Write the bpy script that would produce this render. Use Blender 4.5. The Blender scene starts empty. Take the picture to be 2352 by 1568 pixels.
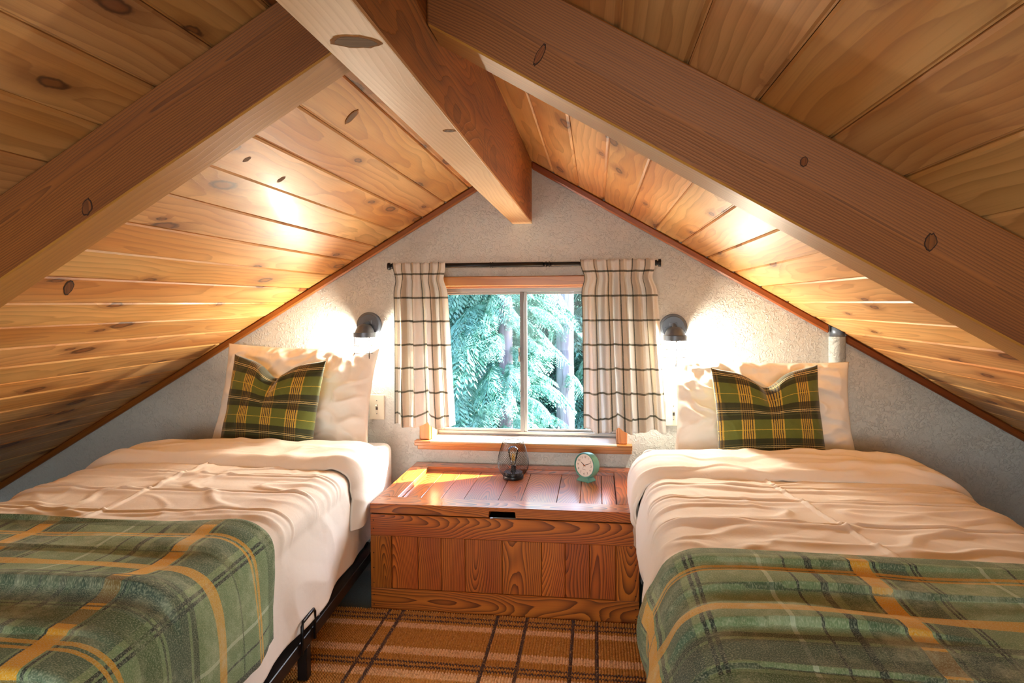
import bpy, bmesh, math, random
from mathutils import Vector, Matrix, noise, Quaternion
random.seed(7)
S = bpy.context.scene
COL = S.collection
PI = math.pi

# ------------------------------------------------------------------ camera, world, sun, exposure
def set_camera():
    f, th, p, r = 1460.0, math.radians(7.496), math.radians(-1.2), math.radians(-0.3)
    fw = Vector((-math.sin(th)*math.cos(p), math.cos(th)*math.cos(p), math.sin(p)))
    rt = Vector((math.cos(th), math.sin(th), 0)); up = rt.cross(fw)
    rt2 = math.cos(r)*rt + math.sin(r)*up; up2 = -math.sin(r)*rt + math.cos(r)*up
    cd = bpy.data.cameras.new('camera'); co = bpy.data.objects.new('camera', cd); COL.objects.link(co)
    m = Matrix((rt2, up2, -fw)).transposed().to_4x4(); m.translation = (0.326, -2.85, 1.122)
    co.matrix_world = m
    cd.sensor_width = 36; cd.sensor_fit = 'HORIZONTAL'; cd.lens = 36*f/2352; cd.shift_y = -58.4/2352
    cd.clip_start = 0.02; cd.clip_end = 300
    S.camera = co
set_camera()
S.view_settings.view_transform = 'Standard'; S.view_settings.look = 'None'
S.view_settings.gamma = 1.0; S.view_settings.use_curve_mapping = False
S.view_settings.exposure = 0.2
S.cycles.use_light_tree = False      # keeps the sun sampled evenly beside the strong lamps

SUN_DIR = Vector((-0.737, -0.437, -0.515)).normalized()
wd = bpy.data.worlds.new('sky'); S.world = wd; wd.use_nodes = True
nt = wd.node_tree; nt.nodes.clear()
sky = nt.nodes.new('ShaderNodeTexSky'); sky.sky_type = 'NISHITA'; sky.sun_disc = False
sky.sun_elevation = math.radians(31); sky.sun_rotation = math.atan2(-SUN_DIR.x, -SUN_DIR.y)
sky.air_density = 1.0; sky.dust_density = 2.0
bg = nt.nodes.new('ShaderNodeBackground'); bg.inputs['Strength'].default_value = 2.2
wo = nt.nodes.new('ShaderNodeOutputWorld')
nt.links.new(sky.outputs[0], bg.inputs[0]); nt.links.new(bg.outputs[0], wo.inputs[0])

def add_light(name, typ, energy, color, loc, direction, **kw):
    l = bpy.data.lights.new(name, typ); l.energy = energy; l.color = color
    for k, v in kw.items(): setattr(l, k, v)
    o = bpy.data.objects.new(name, l); COL.objects.link(o); o.location = loc
    o.rotation_euler = Vector(direction).to_track_quat('-Z', 'Y').to_euler()
    return o
add_light('sun', 'SUN', 95.0, (1.0, 0.96, 0.90), (8, 6, 7), SUN_DIR, angle=math.radians(0.6))
# added fill light behind the camera, set at the opposite gable
add_light('rear_fill_light', 'AREA', 42.0, (1.0, 0.96, 0.90), (0.0, -5.08, 0.98), (0, 1, 0.0),
          shape='RECTANGLE', size=1.7, size_y=0.95)
SCONCE_POWER = 1180.0

# ------------------------------------------------------------------ helpers
def srgb(h):
    h = h.lstrip('#'); c = [int(h[i:i+2], 16)/255 for i in (0, 2, 4)]
    return tuple((x/12.92 if x <= .04045 else ((x+.055)/1.055)**2.4) for x in c) + (1.0,)

def tag(o, label=None, cat=None, group=None, kind=None):
    if label: o['label'] = label
    if cat: o['category'] = cat
    if group: o['group'] = group
    if kind: o['kind'] = kind
    return o

def empty(name, loc, label=None, cat=None, group=None, kind=None, rz=0):
    o = bpy.data.objects.new(name, None); COL.objects.link(o)
    o.location = loc; o.rotation_euler = (0, 0, rz); o.empty_display_size = .05
    return tag(o, label, cat, group, kind)

def basis(o): return Matrix.LocRotScale(o.location, o.rotation_euler, None)
def world_of(o):
    m = o.matrix_parent_inverse @ basis(o) if o.parent else basis(o)
    return world_of(o.parent) @ m if o.parent else m
def link(name, me, mat, parent=None, M=None, smooth=False):
    o = bpy.data.objects.new(name, me); COL.objects.link(o)
    if mat is not None and not me.materials:
        for mm in (mat if isinstance(mat, (list, tuple)) else [mat]): me.materials.append(mm)
    if M is not None:
        l, q, s = M.decompose(); o.location = l; o.rotation_euler = q.to_euler()
    if parent is not None:
        o.parent = parent; o.matrix_parent_inverse = world_of(parent).inverted()
    if smooth:
        for p in me.polygons: p.use_smooth = True
    return o

def mesh(name, verts, faces, mat, parent=None, M=None, smooth=False, uvs=None, local=False):
    """verts in world space (moved into M's frame unless local)"""
    me = bpy.data.meshes.new(name)
    if M is not None and not local:
        inv = M.inverted(); verts = [inv @ Vector(v) for v in verts]
    me.from_pydata([tuple(v) for v in verts], [], faces); me.update()
    if uvs is not None:
        uvl = me.uv_layers.new(name='UVMap')
        for lp in me.loops: uvl.data[lp.index].uv = uvs[lp.vertex_index]
    return link(name, me, mat, parent, M, smooth)

def bmesh_obj(name, bm, mat, parent=None, M=None, smooth=False):
    bmesh.ops.recalc_face_normals(bm, faces=bm.faces)
    me = bpy.data.meshes.new(name); bm.to_mesh(me); bm.free()
    return link(name, me, mat, parent, M, smooth)

def frame(origin, ydir, zdir):
    y = Vector(ydir).normalized(); z = Vector(zdir).normalized(); x = y.cross(z).normalized(); z = x.cross(y)
    m = Matrix((x, y, z)).transposed().to_4x4(); m.translation = Vector(origin); return m

AX = {'x': Vector((1, 0, 0)), 'y': Vector((0, 1, 0)), 'z': Vector((0, 0, 1))}
def board(name, x0, x1, y0, y1, z0, z1, grain, mat, parent=None, bevel=.002, seg=1, rot=None):
    """box with softened edges; local Y runs along the grain"""
    ext = {'x': x1-x0, 'y': y1-y0, 'z': z1-z0}
    rest = sorted([a for a in 'xyz' if a != grain], key=lambda a: ext[a])
    M = frame(((x0+x1)/2, (y0+y1)/2, (z0+z1)/2), AX[grain], AX[rest[0]])
    bm = bmesh.new(); bmesh.ops.create_cube(bm, size=1)
    for v in bm.verts: v.co = Vector((v.co.x*ext[rest[1]], v.co.y*ext[grain], v.co.z*ext[rest[0]]))
    if bevel: bmesh.ops.bevel(bm, geom=bm.edges[:], offset=bevel, segments=seg, affect='EDGES', profile=.5)
    return bmesh_obj(name, bm, mat, parent, M)

def prism(name, poly, axis, a0, a1, mat, parent=None, M=None, bevel=0):
    """polygon in the plane normal to axis ('y': pts are (x,z); 'x': (y,z)), extruded a0..a1"""
    n = len(poly)
    def P(p, a): return (p[0], a, p[1]) if axis == 'y' else ((a, p[0], p[1]) if axis == 'x' else (p[0], p[1], a))
    vs = [P(p, a0) for p in poly] + [P(p, a1) for p in poly]
    bm = bmesh.new(); inv = M.inverted() if M else Matrix()
    bv = [bm.verts.new(inv @ Vector(v)) for v in vs]
    bm.faces.new(bv[:n]); bm.faces.new(bv[n:])
    for i in range(n): bm.faces.new((bv[i], bv[(i+1) % n], bv[n+(i+1) % n], bv[n+i]))
    bmesh.ops.recalc_face_normals(bm, faces=bm.faces)
    if bevel: bmesh.ops.bevel(bm, geom=bm.edges[:], offset=bevel, segments=1, affect='EDGES', profile=.5)
    return bmesh_obj(name, bm, mat, parent, M)

def tube_bm(bm, pts, r, n=8, cap=True):
    pts = [Vector(p) for p in pts]; rings = []
    up = Vector((0, 0, 1))
    for i, p in enumerate(pts):
        t = (pts[min(i+1, len(pts)-1)]-pts[max(i-1, 0)]).normalized()
        a = up if abs(t.z) < .95 else Vector((1, 0, 0))
        u = t.cross(a).normalized(); v = t.cross(u)
        rr = r[i] if isinstance(r, (list, tuple)) else r
        rings.append([bm.verts.new(p+(u*math.cos(2*PI*k/n)+v*math.sin(2*PI*k/n))*rr) for k in range(n)])
    for a, b in zip(rings, rings[1:]):
        for k in range(n): bm.faces.new((a[k], a[(k+1) % n], b[(k+1) % n], b[k]))
    if cap: bm.faces.new(rings[0]); bm.faces.new(rings[-1])

def tube(name, pts, r, mat, parent=None, n=8, M=None):
    bm = bmesh.new()
    if M: inv = M.inverted(); pts = [inv @ Vector(p) for p in pts]
    tube_bm(bm, pts, r, n); return bmesh_obj(name, bm, mat, parent, M, smooth=True)

def lathe_bm(bm, prof, n=32, c=(0, 0, 0), cap=True):
    rings = []
    for (r, z) in prof:
        rings.append([bm.verts.new((c[0]+r*math.cos(2*PI*k/n), c[1]+r*math.sin(2*PI*k/n), c[2]+z)) for k in range(n)])
    for a, b in zip(rings, rings[1:]):
        for k in range(n): bm.faces.new((a[k], a[(k+1) % n], b[(k+1) % n], b[k]))
    if cap and prof[0][0] > 3e-4: bm.faces.new(rings[0])
    if cap and prof[-1][0] > 3e-4: bm.faces.new(rings[-1])

def lathe(name, prof, mat, parent=None, M=None, n=32, smooth=True, cap=True):
    bm = bmesh.new(); lathe_bm(bm, [(max(r, .0002), z) for r, z in prof], n, cap=cap)
    o = bmesh_obj(name, bm, mat, parent, M, smooth)
    if smooth:
        try: o.data.set_sharp_from_angle(angle=math.radians(40))
        except Exception: pass
    return o

def torus_bm(bm, R, r, c=(0, 0, 0), n=40, m=6):
    tube_pts = [Vector((c[0]+R*math.cos(2*PI*k/n), c[1]+R*math.sin(2*PI*k/n), c[2])) for k in range(n)]
    rings = []
    for k, p in enumerate(tube_pts):
        a = 2*PI*k/n; rad = Vector((math.cos(a), math.sin(a), 0))
        rings.append([bm.verts.new(p+rad*math.cos(2*PI*j/m)*r+Vector((0, 0, 1))*math.sin(2*PI*j/m)*r) for j in range(m)])
    for k in range(n):
        a, b = rings[k], rings[(k+1) % n]
        for j in range(m): bm.faces.new((a[j], a[(j+1) % m], b[(j+1) % m], b[j]))

# ------------------------------------------------------------------ materials
class G:
    """small node-graph writer"""
    def __init__(s, name):
        s.m = bpy.data.materials.new(name); s.m.use_nodes = True; s.t = s.m.node_tree; s.t.nodes.clear()
        s.out = s.t.nodes.new('ShaderNodeOutputMaterial')
    def n(s, typ, ins=None, **at):
        nd = s.t.nodes.new(typ)
        for k, v in at.items(): setattr(nd, k, v)
        for k, v in (ins or {}).items(): s.put(nd.inputs[k], v)
        return nd
    def put(s, sock, v):
        if hasattr(v, 'is_linked') or isinstance(v, bpy.types.NodeSocket): s.t.links.new(v, sock)
        elif v is not None:
            try: sock.default_value = v
            except Exception: sock.default_value = v[:3]
    def math(s, op, a, b=None, c=None, clamp=False):
        nd = s.n('ShaderNodeMath', operation=op, use_clamp=clamp); s.put(nd.inputs[0], a)
        if b is not None: s.put(nd.inputs[1], b)
        if c is not None: s.put(nd.inputs[2], c)
        return nd.outputs[0]
    def vmath(s, op, a, b): nd = s.n('ShaderNodeVectorMath', operation=op); s.put(nd.inputs[0], a); s.put(nd.inputs[1], b); return nd.outputs[0]
    def xyz(s, x, y, z): return s.n('ShaderNodeCombineXYZ', {0: x, 1: y, 2: z}).outputs[0]
    def sep(s, v): nd = s.n('ShaderNodeSeparateXYZ', {0: v}); return nd.outputs
    def noise(s, v, sc, det=3, rough=.5, dist=0): return s.n('ShaderNodeTexNoise', {'Vector': v, 'Scale': sc, 'Detail': det, 'Roughness': rough, 'Distortion': dist}).outputs[0]
    def mapr(s, v, a, b, c=0., d=1., smooth=True):
        nd = s.n('ShaderNodeMapRange', {0: v, 1: a, 2: b, 3: c, 4: d}, interpolation_type='SMOOTHSTEP' if smooth else 'LINEAR'); return nd.outputs[0]
    def mix(s, f, a, b, blend='MIX'):
        nd = s.n('ShaderNodeMix', data_type='RGBA', blend_type=blend, clamp_factor=True)
        s.put(nd.inputs[0], f); s.put(nd.inputs[6], a); s.put(nd.inputs[7], b); return nd.outputs[2]
    def ramp(s, f, stops, interp='CONSTANT'):
        nd = s.n('ShaderNodeValToRGB', {0: f}); cr = nd.color_ramp; cr.interpolation = interp
        cr.elements[0].position = stops[0][0]; cr.elements[0].color = stops[0][1]
        cr.elements[1].position = stops[-1][0]; cr.elements[1].color = stops[-1][1]
        for p, c in stops[1:-1]: e = cr.elements.new(p); e.color = c
        return nd.outputs[0]
    def bump(s, h, strength, dist=.002): return s.n('ShaderNodeBump', {'Height': h, 'Strength': strength, 'Distance': dist}).outputs[0]
    def bsdf(s, color, rough=.5, **kw):
        b = s.n('ShaderNodeBsdfPrincipled', {'Base Color': color, 'Roughness': rough})
        for k, v in kw.items(): s.put(b.inputs[k.replace('_', ' ')], v)
        return b
    def done(s, shader): s.t.links.new(shader, s.out.inputs[0]); return s.m

def plain(name, col, rough=.5, metal=0., **kw):
    g = G(name); return g.done(g.bsdf(srgb(col) if isinstance(col, str) else col, rough, Metallic=metal, **kw).outputs[0])

def wood(name, light, dark, tone, freq=45, warp=.012, tilt=.03, contrast=.6, knots=0., kscale=(6, 2.2), rough=.42, coat=0.,
         var=.3, bump=.15, sharp=2.0, fiber=.15, kcol='#3a2413', halo='#8a5a26', ksize=1.0):
    g = G(name)
    V = g.n('ShaderNodeTexCoord').outputs['Object']; R = g.n('ShaderNodeObjectInfo').outputs['Random']
    x, y, z = g.sep(V)
    fr = lambda k: g.math('FRACT', g.math('MULTIPLY', R, k))
    r1, r2, r3 = fr(17.31), fr(43.7), fr(91.13)
    off = g.xyz(g.math('MULTIPLY', r1, 19.), g.math('MULTIPLY', r2, 31.), g.math('MULTIPLY', r3, 7.))
    Vs = g.vmath('ADD', g.vmath('MULTIPLY', V, (2.2, .8, 2.2)), off)
    nA = g.math('SUBTRACT', g.noise(Vs, 2.0, 2), .5); nB = g.math('SUBTRACT', g.noise(g.vmath('ADD', Vs, (5.1, 2.2, 9.3)), 2.0, 2), .5)
    X = g.math('ADD', g.math('ADD', x, g.math('MULTIPLY', g.math('SUBTRACT', r1, .5), .14)), g.math('MULTIPLY', nA, warp*5))
    Z = g.math('ADD', g.math('ADD', g.math('ADD', z, g.math('ADD', .02, g.math('MULTIPLY', r3, .05))), g.math('MULTIPLY', y, g.math('MULTIPLY', g.math('SUBTRACT', r2, .5), tilt*2))), g.math('MULTIPLY', nB, warp*8))
    hal = None
    if knots:
        kv = g.xyz(g.math('ADD', g.math('MULTIPLY', x, kscale[0]), g.math('MULTIPLY', r2, 53.)), g.math('ADD', g.math('MULTIPLY', y, kscale[1]), g.math('MULTIPLY', x, 1.2)), g.math('MULTIPLY', r1, 9.))
        vo = g.n('ShaderNodeTexVoronoi', {'Vector': kv, 'Scale': 1.0}, voronoi_dimensions='2D')
        sel = g.math('GREATER_THAN', g.sep(vo.outputs['Color'])[0], 1-knots)
        szz = g.math('ADD', .45, g.math('MULTIPLY', g.sep(vo.outputs['Color'])[1], .9))
        d = g.math('DIVIDE', g.math('ADD', vo.outputs['Distance'], g.math('MULTIPLY', g.math('SUBTRACT', g.noise(V, 45, 2), .5), .06)), g.math('MULTIPLY', szz, ksize))
        core = g.math('MULTIPLY', g.mapr(d, .10, .06), sel); hal = g.math('MULTIPLY', g.mapr(d, .30, .07), sel)
        rim = g.math('MULTIPLY', core, g.mapr(d, .03, .085))
        X = g.math('ADD', X, g.math('MULTIPLY', hal, .02))
    rr = g.math('SQRT', g.math('ADD', g.math('MULTIPLY', X, X), g.math('MULTIPLY', Z, Z)))
    fine = g.noise(g.vmath('ADD', g.vmath('MULTIPLY', V, (40, 2.5, 40)), off), 1.0, 3)
    ph = g.math('ADD', g.math('MULTIPLY', rr, freq), g.math('MULTIPLY', fine, .7))
    saw = g.math('FRACT', ph)
    ring = g.math('MULTIPLY', g.math('POWER', saw, sharp), g.mapr(saw, 1.0, .93))
    fib = g.noise(g.vmath('ADD', g.vmath('MULTIPLY', V, (320, 7, 320)), off), 1.0, 2)
    big = g.noise(g.vmath('ADD', g.vmath('MULTIPLY', V, (5, .7, 5)), off), 1.3, 3)
    c = g.mix(g.mapr(big, .35, .68), srgb(light), srgb(tone))
    c = g.mix(g.math('MULTIPLY', ring, contrast), c, srgb(dark))
    c = g.mix(g.math('MULTIPLY', g.mapr(fib, .45, .75), fiber), c, srgb(dark))
    if knots:
        c = g.mix(g.math('MULTIPLY', hal, .55), c, srgb(halo))
        c = g.mix(g.math('MULTIPLY', core, .75), c, srgb(halo)); c = g.mix(g.math('MULTIPLY', rim, .9), c, srgb(kcol))
    val = g.math('ADD', 1-var/2, g.math('MULTIPLY', r3, var))
    hs = g.n('ShaderNodeHueSaturation', {'Hue': g.math('ADD', .490, g.math('MULTIPLY', r1, .012)), 'Saturation': 1.0, 'Value': val, 'Color': c})
    b = g.bsdf(hs.outputs[0], g.math('ADD', rough-.08, g.math('MULTIPLY', big, .16)), Coat_Weight=coat, Coat_Roughness=.18,
               Normal=g.bump(g.math('ADD', g.math('MULTIPLY', ring, .6), g.math('MULTIPLY', fib, .5)), bump))
    return g.done(b.outputs[0])

def plaid(name, warp_st, weft_st, pu, pv, off=(0, 0), mixf=.5, rough=.9, mottle=None, translucent=0., sheen=.2, bump=.2, fib=900):
    g = G(name)
    uv = g.n('ShaderNodeUVMap').outputs[0]; u, v, _ = g.sep(uv)
    wob = g.math('MULTIPLY', g.math('SUBTRACT', g.noise(uv, 160, 2), .5), .0022)
    fu = g.math('FRACT', g.math('ADD', g.math('DIVIDE', g.math('ADD', u, wob), pu), off[0]+50)); fv = g.math('FRACT', g.math('ADD', g.math('DIVIDE', g.math('ADD', v, wob), pv), off[1]+50))
    cu = g.ramp(fu, warp_st); cv = g.ramp(fv, weft_st)
    if mixf == 'MULT': c = g.mix(1.0, cu, cv, 'MULTIPLY')
    else: c = g.mix(g.math('MULTIPLY', cv.node.outputs[1], mixf), cu, cv)      # weft stripes lie over the warp where their ramp is opaque
    weave = g.noise(g.vmath('MULTIPLY', uv, (fib, fib*.25, 1)), 1.0, 2)
    c = g.mix(g.mapr(weave, .35, .7, 0, .12), c, (.02, .02, .02, 1), 'MIX')
    nrm = g.bump(weave, bump)
    if mottle:
        mt = g.noise(uv, 9, 6, .75)
        c = g.mix(g.mapr(mt, .45, .75, 0, mottle[1]), c, srgb(mottle[0]))
        fz = g.noise(uv, 420, 3); c = g.mix(g.mapr(fz, .42, .72, 0, mottle[1]*.7), c, srgb(mottle[0]))
    b = g.bsdf(c, rough, Sheen_Weight=sheen, Sheen_Roughness=.5, Normal=nrm)
    if translucent:
        t = g.n('ShaderNodeBsdfTranslucent', {'Color': c, 'Normal': nrm}); mx = g.n('ShaderNodeMixShader', {0: translucent})
        g.t.links.new(b.outputs[0], mx.inputs[1]); g.t.links.new(t.outputs[0], mx.inputs[2]); return g.done(mx.outputs[0])
    return g.done(b.outputs[0])

def clear(h): return srgb(h)[:3]+(0.0,)
def stops(base, items, period, over=False):
    """items: (start, width, colour) in metres inside one period -> constant ramp stops"""
    bc = clear(base) if over else srgb(base)
    st = [(0.0, bc)]
    for a, w, c in sorted(items):
        if st[-1][0] >= a/period-1e-6: st[-1] = (a/period, srgb(c)) if st[-1][0] > 0 or a > 0 else (0.0, srgb(c))
        else: st.append((a/period, srgb(c)))
        st.append(((a+w)/period, bc))
    return st

M = {}
RUG_FAR = .933
def make_materials():
    # stucco
    g = G('stucco_wall'); V = g.n('ShaderNodeTexCoord').outputs['Object']
    n1 = g.noise(V, 60, 4, .55, 1.2); n2 = g.noise(V, 150, 3); n3 = g.noise(V, 14, 3)
    patch = g.mapr(n3, .36, .62)
    h = g.math('ADD', g.math('MULTIPLY', g.mapr(n1, .48, .60), g.math('ADD', .25, patch)), g.math('MULTIPLY', n2, .35))
    M['wall'] = g.done(g.bsdf(srgb('#ced0ce'), .75, Normal=g.bump(h, .6, .005)).outputs[0])
    M['ceil'] = wood('pine_plank', '#ecbd78', '#93581e', '#d6964a', freq=48, warp=.018, tilt=.026, contrast=.42, knots=.62, kscale=(6, 2.4), rough=.5, coat=.08, var=.26, bump=.08, kcol='#2e1c10', halo='#8a5424', ksize=1.0)
    M['deck'] = plain('roof_deck', '#3d2a1a', .9)
    M['rafter'] = wood('fir_rafter', '#9a5e26', '#331a0a', '#7e481a', freq=230, warp=.010, tilt=.006, contrast=.62, knots=.3, kscale=(5, 1.5), rough=.55, var=.08, bump=.2, fiber=.2)
    M['rafter_low'] = wood('pale_rafter', '#c9913e', '#8a5a22', '#b87f34', freq=150, warp=.01, tilt=.006, contrast=.3, rough=.5, var=.05, bump=.1)  # paler wood colour for the rafters' downward faces
    M['sill'] = wood('faded_sill', '#cdbba2', '#8f7c66', '#bfae98', freq=60, contrast=.3, rough=.35, coat=.4, var=.05, bump=.05)
    M['beam_low'] = wood('planed_beam', '#f0cf9c', '#bd8a4c', '#e6bd82', freq=110, warp=.010, tilt=.012, contrast=.35, knots=.3, kscale=(7, 1.1), rough=.5, var=.05, bump=.1)
    M['beam_side'] = wood('rough_sawn_beam', '#bf7a36', '#4a2812', '#9a5826', freq=60, warp=.05, tilt=.12, contrast=.5, knots=.3, kscale=(4, 1.2), rough=.65, var=.05, bump=.5, fiber=.5)
    M['trim'] = wood('stained_trim', '#9a5a22', '#5c2c10', '#8a4a1c', freq=70, contrast=.3, rough=.35, coat=.3, var=.1, bump=.05)
    M['casing'] = wood('stained_casing', '#b87a38', '#7c4518', '#a8692e', freq=60, warp=.008, tilt=.02, contrast=.5, rough=.38, coat=.25, var=.12, bump=.08)
    M['chest'] = wood('heart_pine', '#bd6f22', '#451606', '#a55214', freq=165, warp=.018, tilt=.15, contrast=.95, knots=.12, kscale=(5, 2.6), rough=.33, coat=.9, var=.28, bump=.1, sharp=1.6, kcol='#1c0d06', halo='#7a3a16')
    M['chest_in'] = plain('chest_inside', '#1a0f0a', .8)
    g = G('cotton_cover'); V = g.n('ShaderNodeTexCoord').outputs['Object']
    nz = g.noise(V, 26, 5, .6, .6); wv = g.noise(V, 1400, 1)
    M['cotton'] = g.done(g.bsdf(srgb('#ebe5dd'), .78, Sheen_Weight=.15, Normal=g.bump(g.math('ADD', nz, g.math('MULTIPLY', wv, .06)), .22, .004)).outputs[0])
    g = G('white_sheet'); V = g.n('ShaderNodeTexCoord').outputs['Object']
    M['sheet'] = g.done(g.bsdf(srgb('#efece8'), .8, Normal=g.bump(g.noise(V, 22, 4), .25, .004)).outputs[0])
    M['black_metal'] = plain('black_metal', '#15161a', .35, .3)
    M['sconce_metal'] = plain('gunmetal', '#5c6674', .38, .35)
    M['wire'] = plain('cage_wire', '#55524c', .4, .8)
    M['alu'] = plain('aluminium', '#8f8d8b', .4, .6)
    M['alu_dark'] = plain('aluminium_channel', '#6d6c6e', .5, .5)
    M['white_plastic'] = plain('ivory_plastic', '#e2dccb', .35)
    M['dark_slot'] = plain('dark_slot', '#4a463f', .6)
    M['mint'] = plain('mint_enamel', '#6fae98', .3, .15)
    M['mint_dark'] = plain('teal_enamel', '#4f9088', .35, .1)
    M['dial'] = plain('dial_paper', '#ecebea', .6)
    M['ink'] = plain('dial_ink', '#2a2a33', .6)
    M['ink_grey'] = plain('dial_ink_grey', '#8a8c92', .6)
    M['hand'] = plain('clock_hand', '#20140f', .4); M['hand_hub'] = plain('clock_hub', '#c46a2a', .4)
    def glassy(name, tint, refl=.12, rough=.02):
        g = G(name); fr = g.n('ShaderNodeFresnel', {'IOR': 1.45}).outputs[0]
        gl = g.n('ShaderNodeBsdfGlossy', {'Color': (1, 1, 1, 1), 'Roughness': rough}); tr = g.n('ShaderNodeBsdfTransparent', {'Color': tint})
        mx = g.n('ShaderNodeMixShader', {0: g.math('MULTIPLY', fr, refl)}); g.t.links.new(tr.outputs[0], mx.inputs[1]); g.t.links.new(gl.outputs[0], mx.inputs[2])
        return g.done(mx.outputs[0])
    M['pane'] = glassy('window_glass', (.97, .985, .98, 1), .3); M['jar'] = glassy('jar_glass', (.97, .97, .96, 1), .6); M['bulb_glass'] = glassy('bulb_glass', (.96, .95, .9, 1), 1.0)
    g = G('lit_bulb'); e = g.n('ShaderNodeEmission', {'Color': (1.0, .88, .69, 1), 'Strength': SCONCE_POWER}); M['bulb'] = g.done(e.outputs[0])
    M['filament'] = plain('filament', '#d9a928', .4)
    # carpet
    g = G('carpet'); V = g.n('ShaderNodeTexCoord').outputs['Object']
    M['carpet'] = g.done(g.bsdf(g.mix(g.noise(V, 260, 2), srgb('#3f5662'), srgb('#8b9794')), .95, Normal=g.bump(g.noise(V, 300, 2), .6, .004)).outputs[0])
    # jute rug
    g = G('jute_rug'); V = g.n('ShaderNodeTexCoord').outputs['Object']; x, y, z = g.sep(V)
    J, P_, D_ = '#c08c46', '#ecc79e', '#4f4244'
    pw, pl = .28, 1.48
    uS = stops(J, [(x_+.80-.006, .012, D_) for x_ in (-.70, -.64, -.42, -.367, -.02, .079, .246, .323, .56, .62)], pl)
    vS = stops(J, [(.033, .010, D_), (.058, .010, D_), (.085, .036, P_), (.240, .0395, P_)], pw)
    cu = g.ramp(g.math('FRACT', g.math('DIVIDE', g.math('ADD', x, .74), pl)), uS); cv = g.ramp(g.math('FRACT', g.math('DIVIDE', g.math('SUBTRACT', RUG_FAR, y), pw)), vS)
    isd = g.math('LESS_THAN', g.sep(cu)[0], .2)
    c = g.mix(isd, cv, srgb(D_))
    nv = g.noise(V, 120, 2); c = g.mix(g.mapr(nv, .45, .7, 0, .45), c, srgb('#85501c'))
    c = g.mix(g.mapr(g.noise(g.vmath('ADD', V, (3, 3, 3)), 170, 1), .55, .72, 0, .5), c, srgb('#e0b27a'))
    M['rug'] = g.done(g.bsdf(c, .9).outputs[0])
    # plaids
    GB, YL, DK, NV = '#728f66', '#d9a41f', '#23342c', '#2f4642'
    pb, pc = .43, .455
    wst = stops(GB, [(.0, .012, '#2c3d34'), (.030, .048, '#4a6848'), (.084, .006, DK), (.090, .036, YL), (.132, .006, DK), (.145, .050, '#4a6650'), (.205, .005, DK), (.215, .005, DK), (.335, .008, '#a9c0a4'), (.385, .006, '#2a3a34')], pb)  # thin pale line paints in the highlight along the throw's creases
    vst = stops(GB, [(.0, .05, '#3f5a34'), (.092, .010, YL), (.110, .009, YL), (.18, .006, '#37503a'), (.25, .036, YL), (.345, .018, DK), (.372, .060, NV), (.44, .006, DK)], pc, True)
    M['blanket'] = plaid('plaid_throw', wst, vst, pb, pc, mixf=.75, mottle=('#cbd8ba', .52), sheen=.06, bump=.35, fib=700)
    OL, GO, BK, CR = '#5a6322', '#b8983a', '#0c0d0b', '#d8c48a'
    pu, pv = .112, .140
    wst = [(0.0, srgb(OL)), (.012/pu, srgb(GO))]
    for k in range(5): a = .0185+k*.008; wst += [(a/pu, srgb('#1b1a20')), ((a+.0030)/pu, srgb(GO))]
    wst += [(.060/pu, srgb(OL))]
    vst = [(0.0, clear(OL)), (.030/pv, srgb(BK)), (.048/pv, srgb('#39401e')), (.051/pv, srgb(BK)), (.058/pv, srgb(CR)), (.0605/pv, srgb(BK)), (.065/pv, srgb(CR)), (.067/pv, srgb(BK)), (.073/pv, srgb('#4a3a1a')), (.076/pv, srgb(BK)), (.095/pv, clear(OL)), (.128/pv, srgb('#d0b03a')), (.1305/pv, clear(OL))]
    M['cushion'] = plaid('plaid_cushion', wst, vst, pu, pv, off=(.25, .12), mixf=.8, sheen=.25, bump=.25, fib=800)
    LN, TN, GR = '#fbfaf8', '#e2dacd', '#6e716a'
    p = .105
    wst = [(0.0, srgb(GR)), (.006/p, srgb(TN)), (.036/p, srgb(LN)), (.0995/p, srgb('#e4ddd2'))]
    vst = [(0.0, srgb('#ffffff')), (.0925/p, srgb('#8a8c84')), (.1005/p, srgb('#ffffff'))]
    M['curtain'] = plaid('linen_check', wst, vst, p, p, mixf='MULT', translucent=.4, sheen=.1, bump=.2, fib=1300)
    # outside
    M['bark'] = wood('tree_bark', '#a59bb0', '#4a4350', '#83788c', freq=20, contrast=.6, rough=.95, bump=1.0, fiber=.7)
    g = G('cedar_leaf'); R = g.n('ShaderNodeObjectInfo').outputs['Random']; V = g.n('ShaderNodeTexCoord').outputs['Object']
    c = g.mix(R, srgb('#5a8a84'), srgb('#86b0a9')); c = g.mix(g.mapr(g.noise(V, 9, 2), .4, .7), c, srgb('#3d6b5c'))
    d = g.n('ShaderNodeBsdfDiffuse', {'Color': c}); t = g.n('ShaderNodeBsdfTranslucent', {'Color': c}); mx = g.n('ShaderNodeMixShader', {0: .45})
    g.t.links.new(d.outputs[0], mx.inputs[1]); g.t.links.new(t.outputs[0], mx.inputs[2]); M['leaf'] = g.done(mx.outputs[0])
    M['ground'] = plain('forest_floor', '#4d4a36', .95)
make_materials()

# ------------------------------------------------------------------ room shell
RIDGE, SLOPE = 1.781, .583
YB = -5.2            # inner face of the opposite gable
XE = RIDGE/SLOPE     # where the slope meets the floor
def zc(x): return RIDGE-SLOPE*abs(x)

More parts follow.
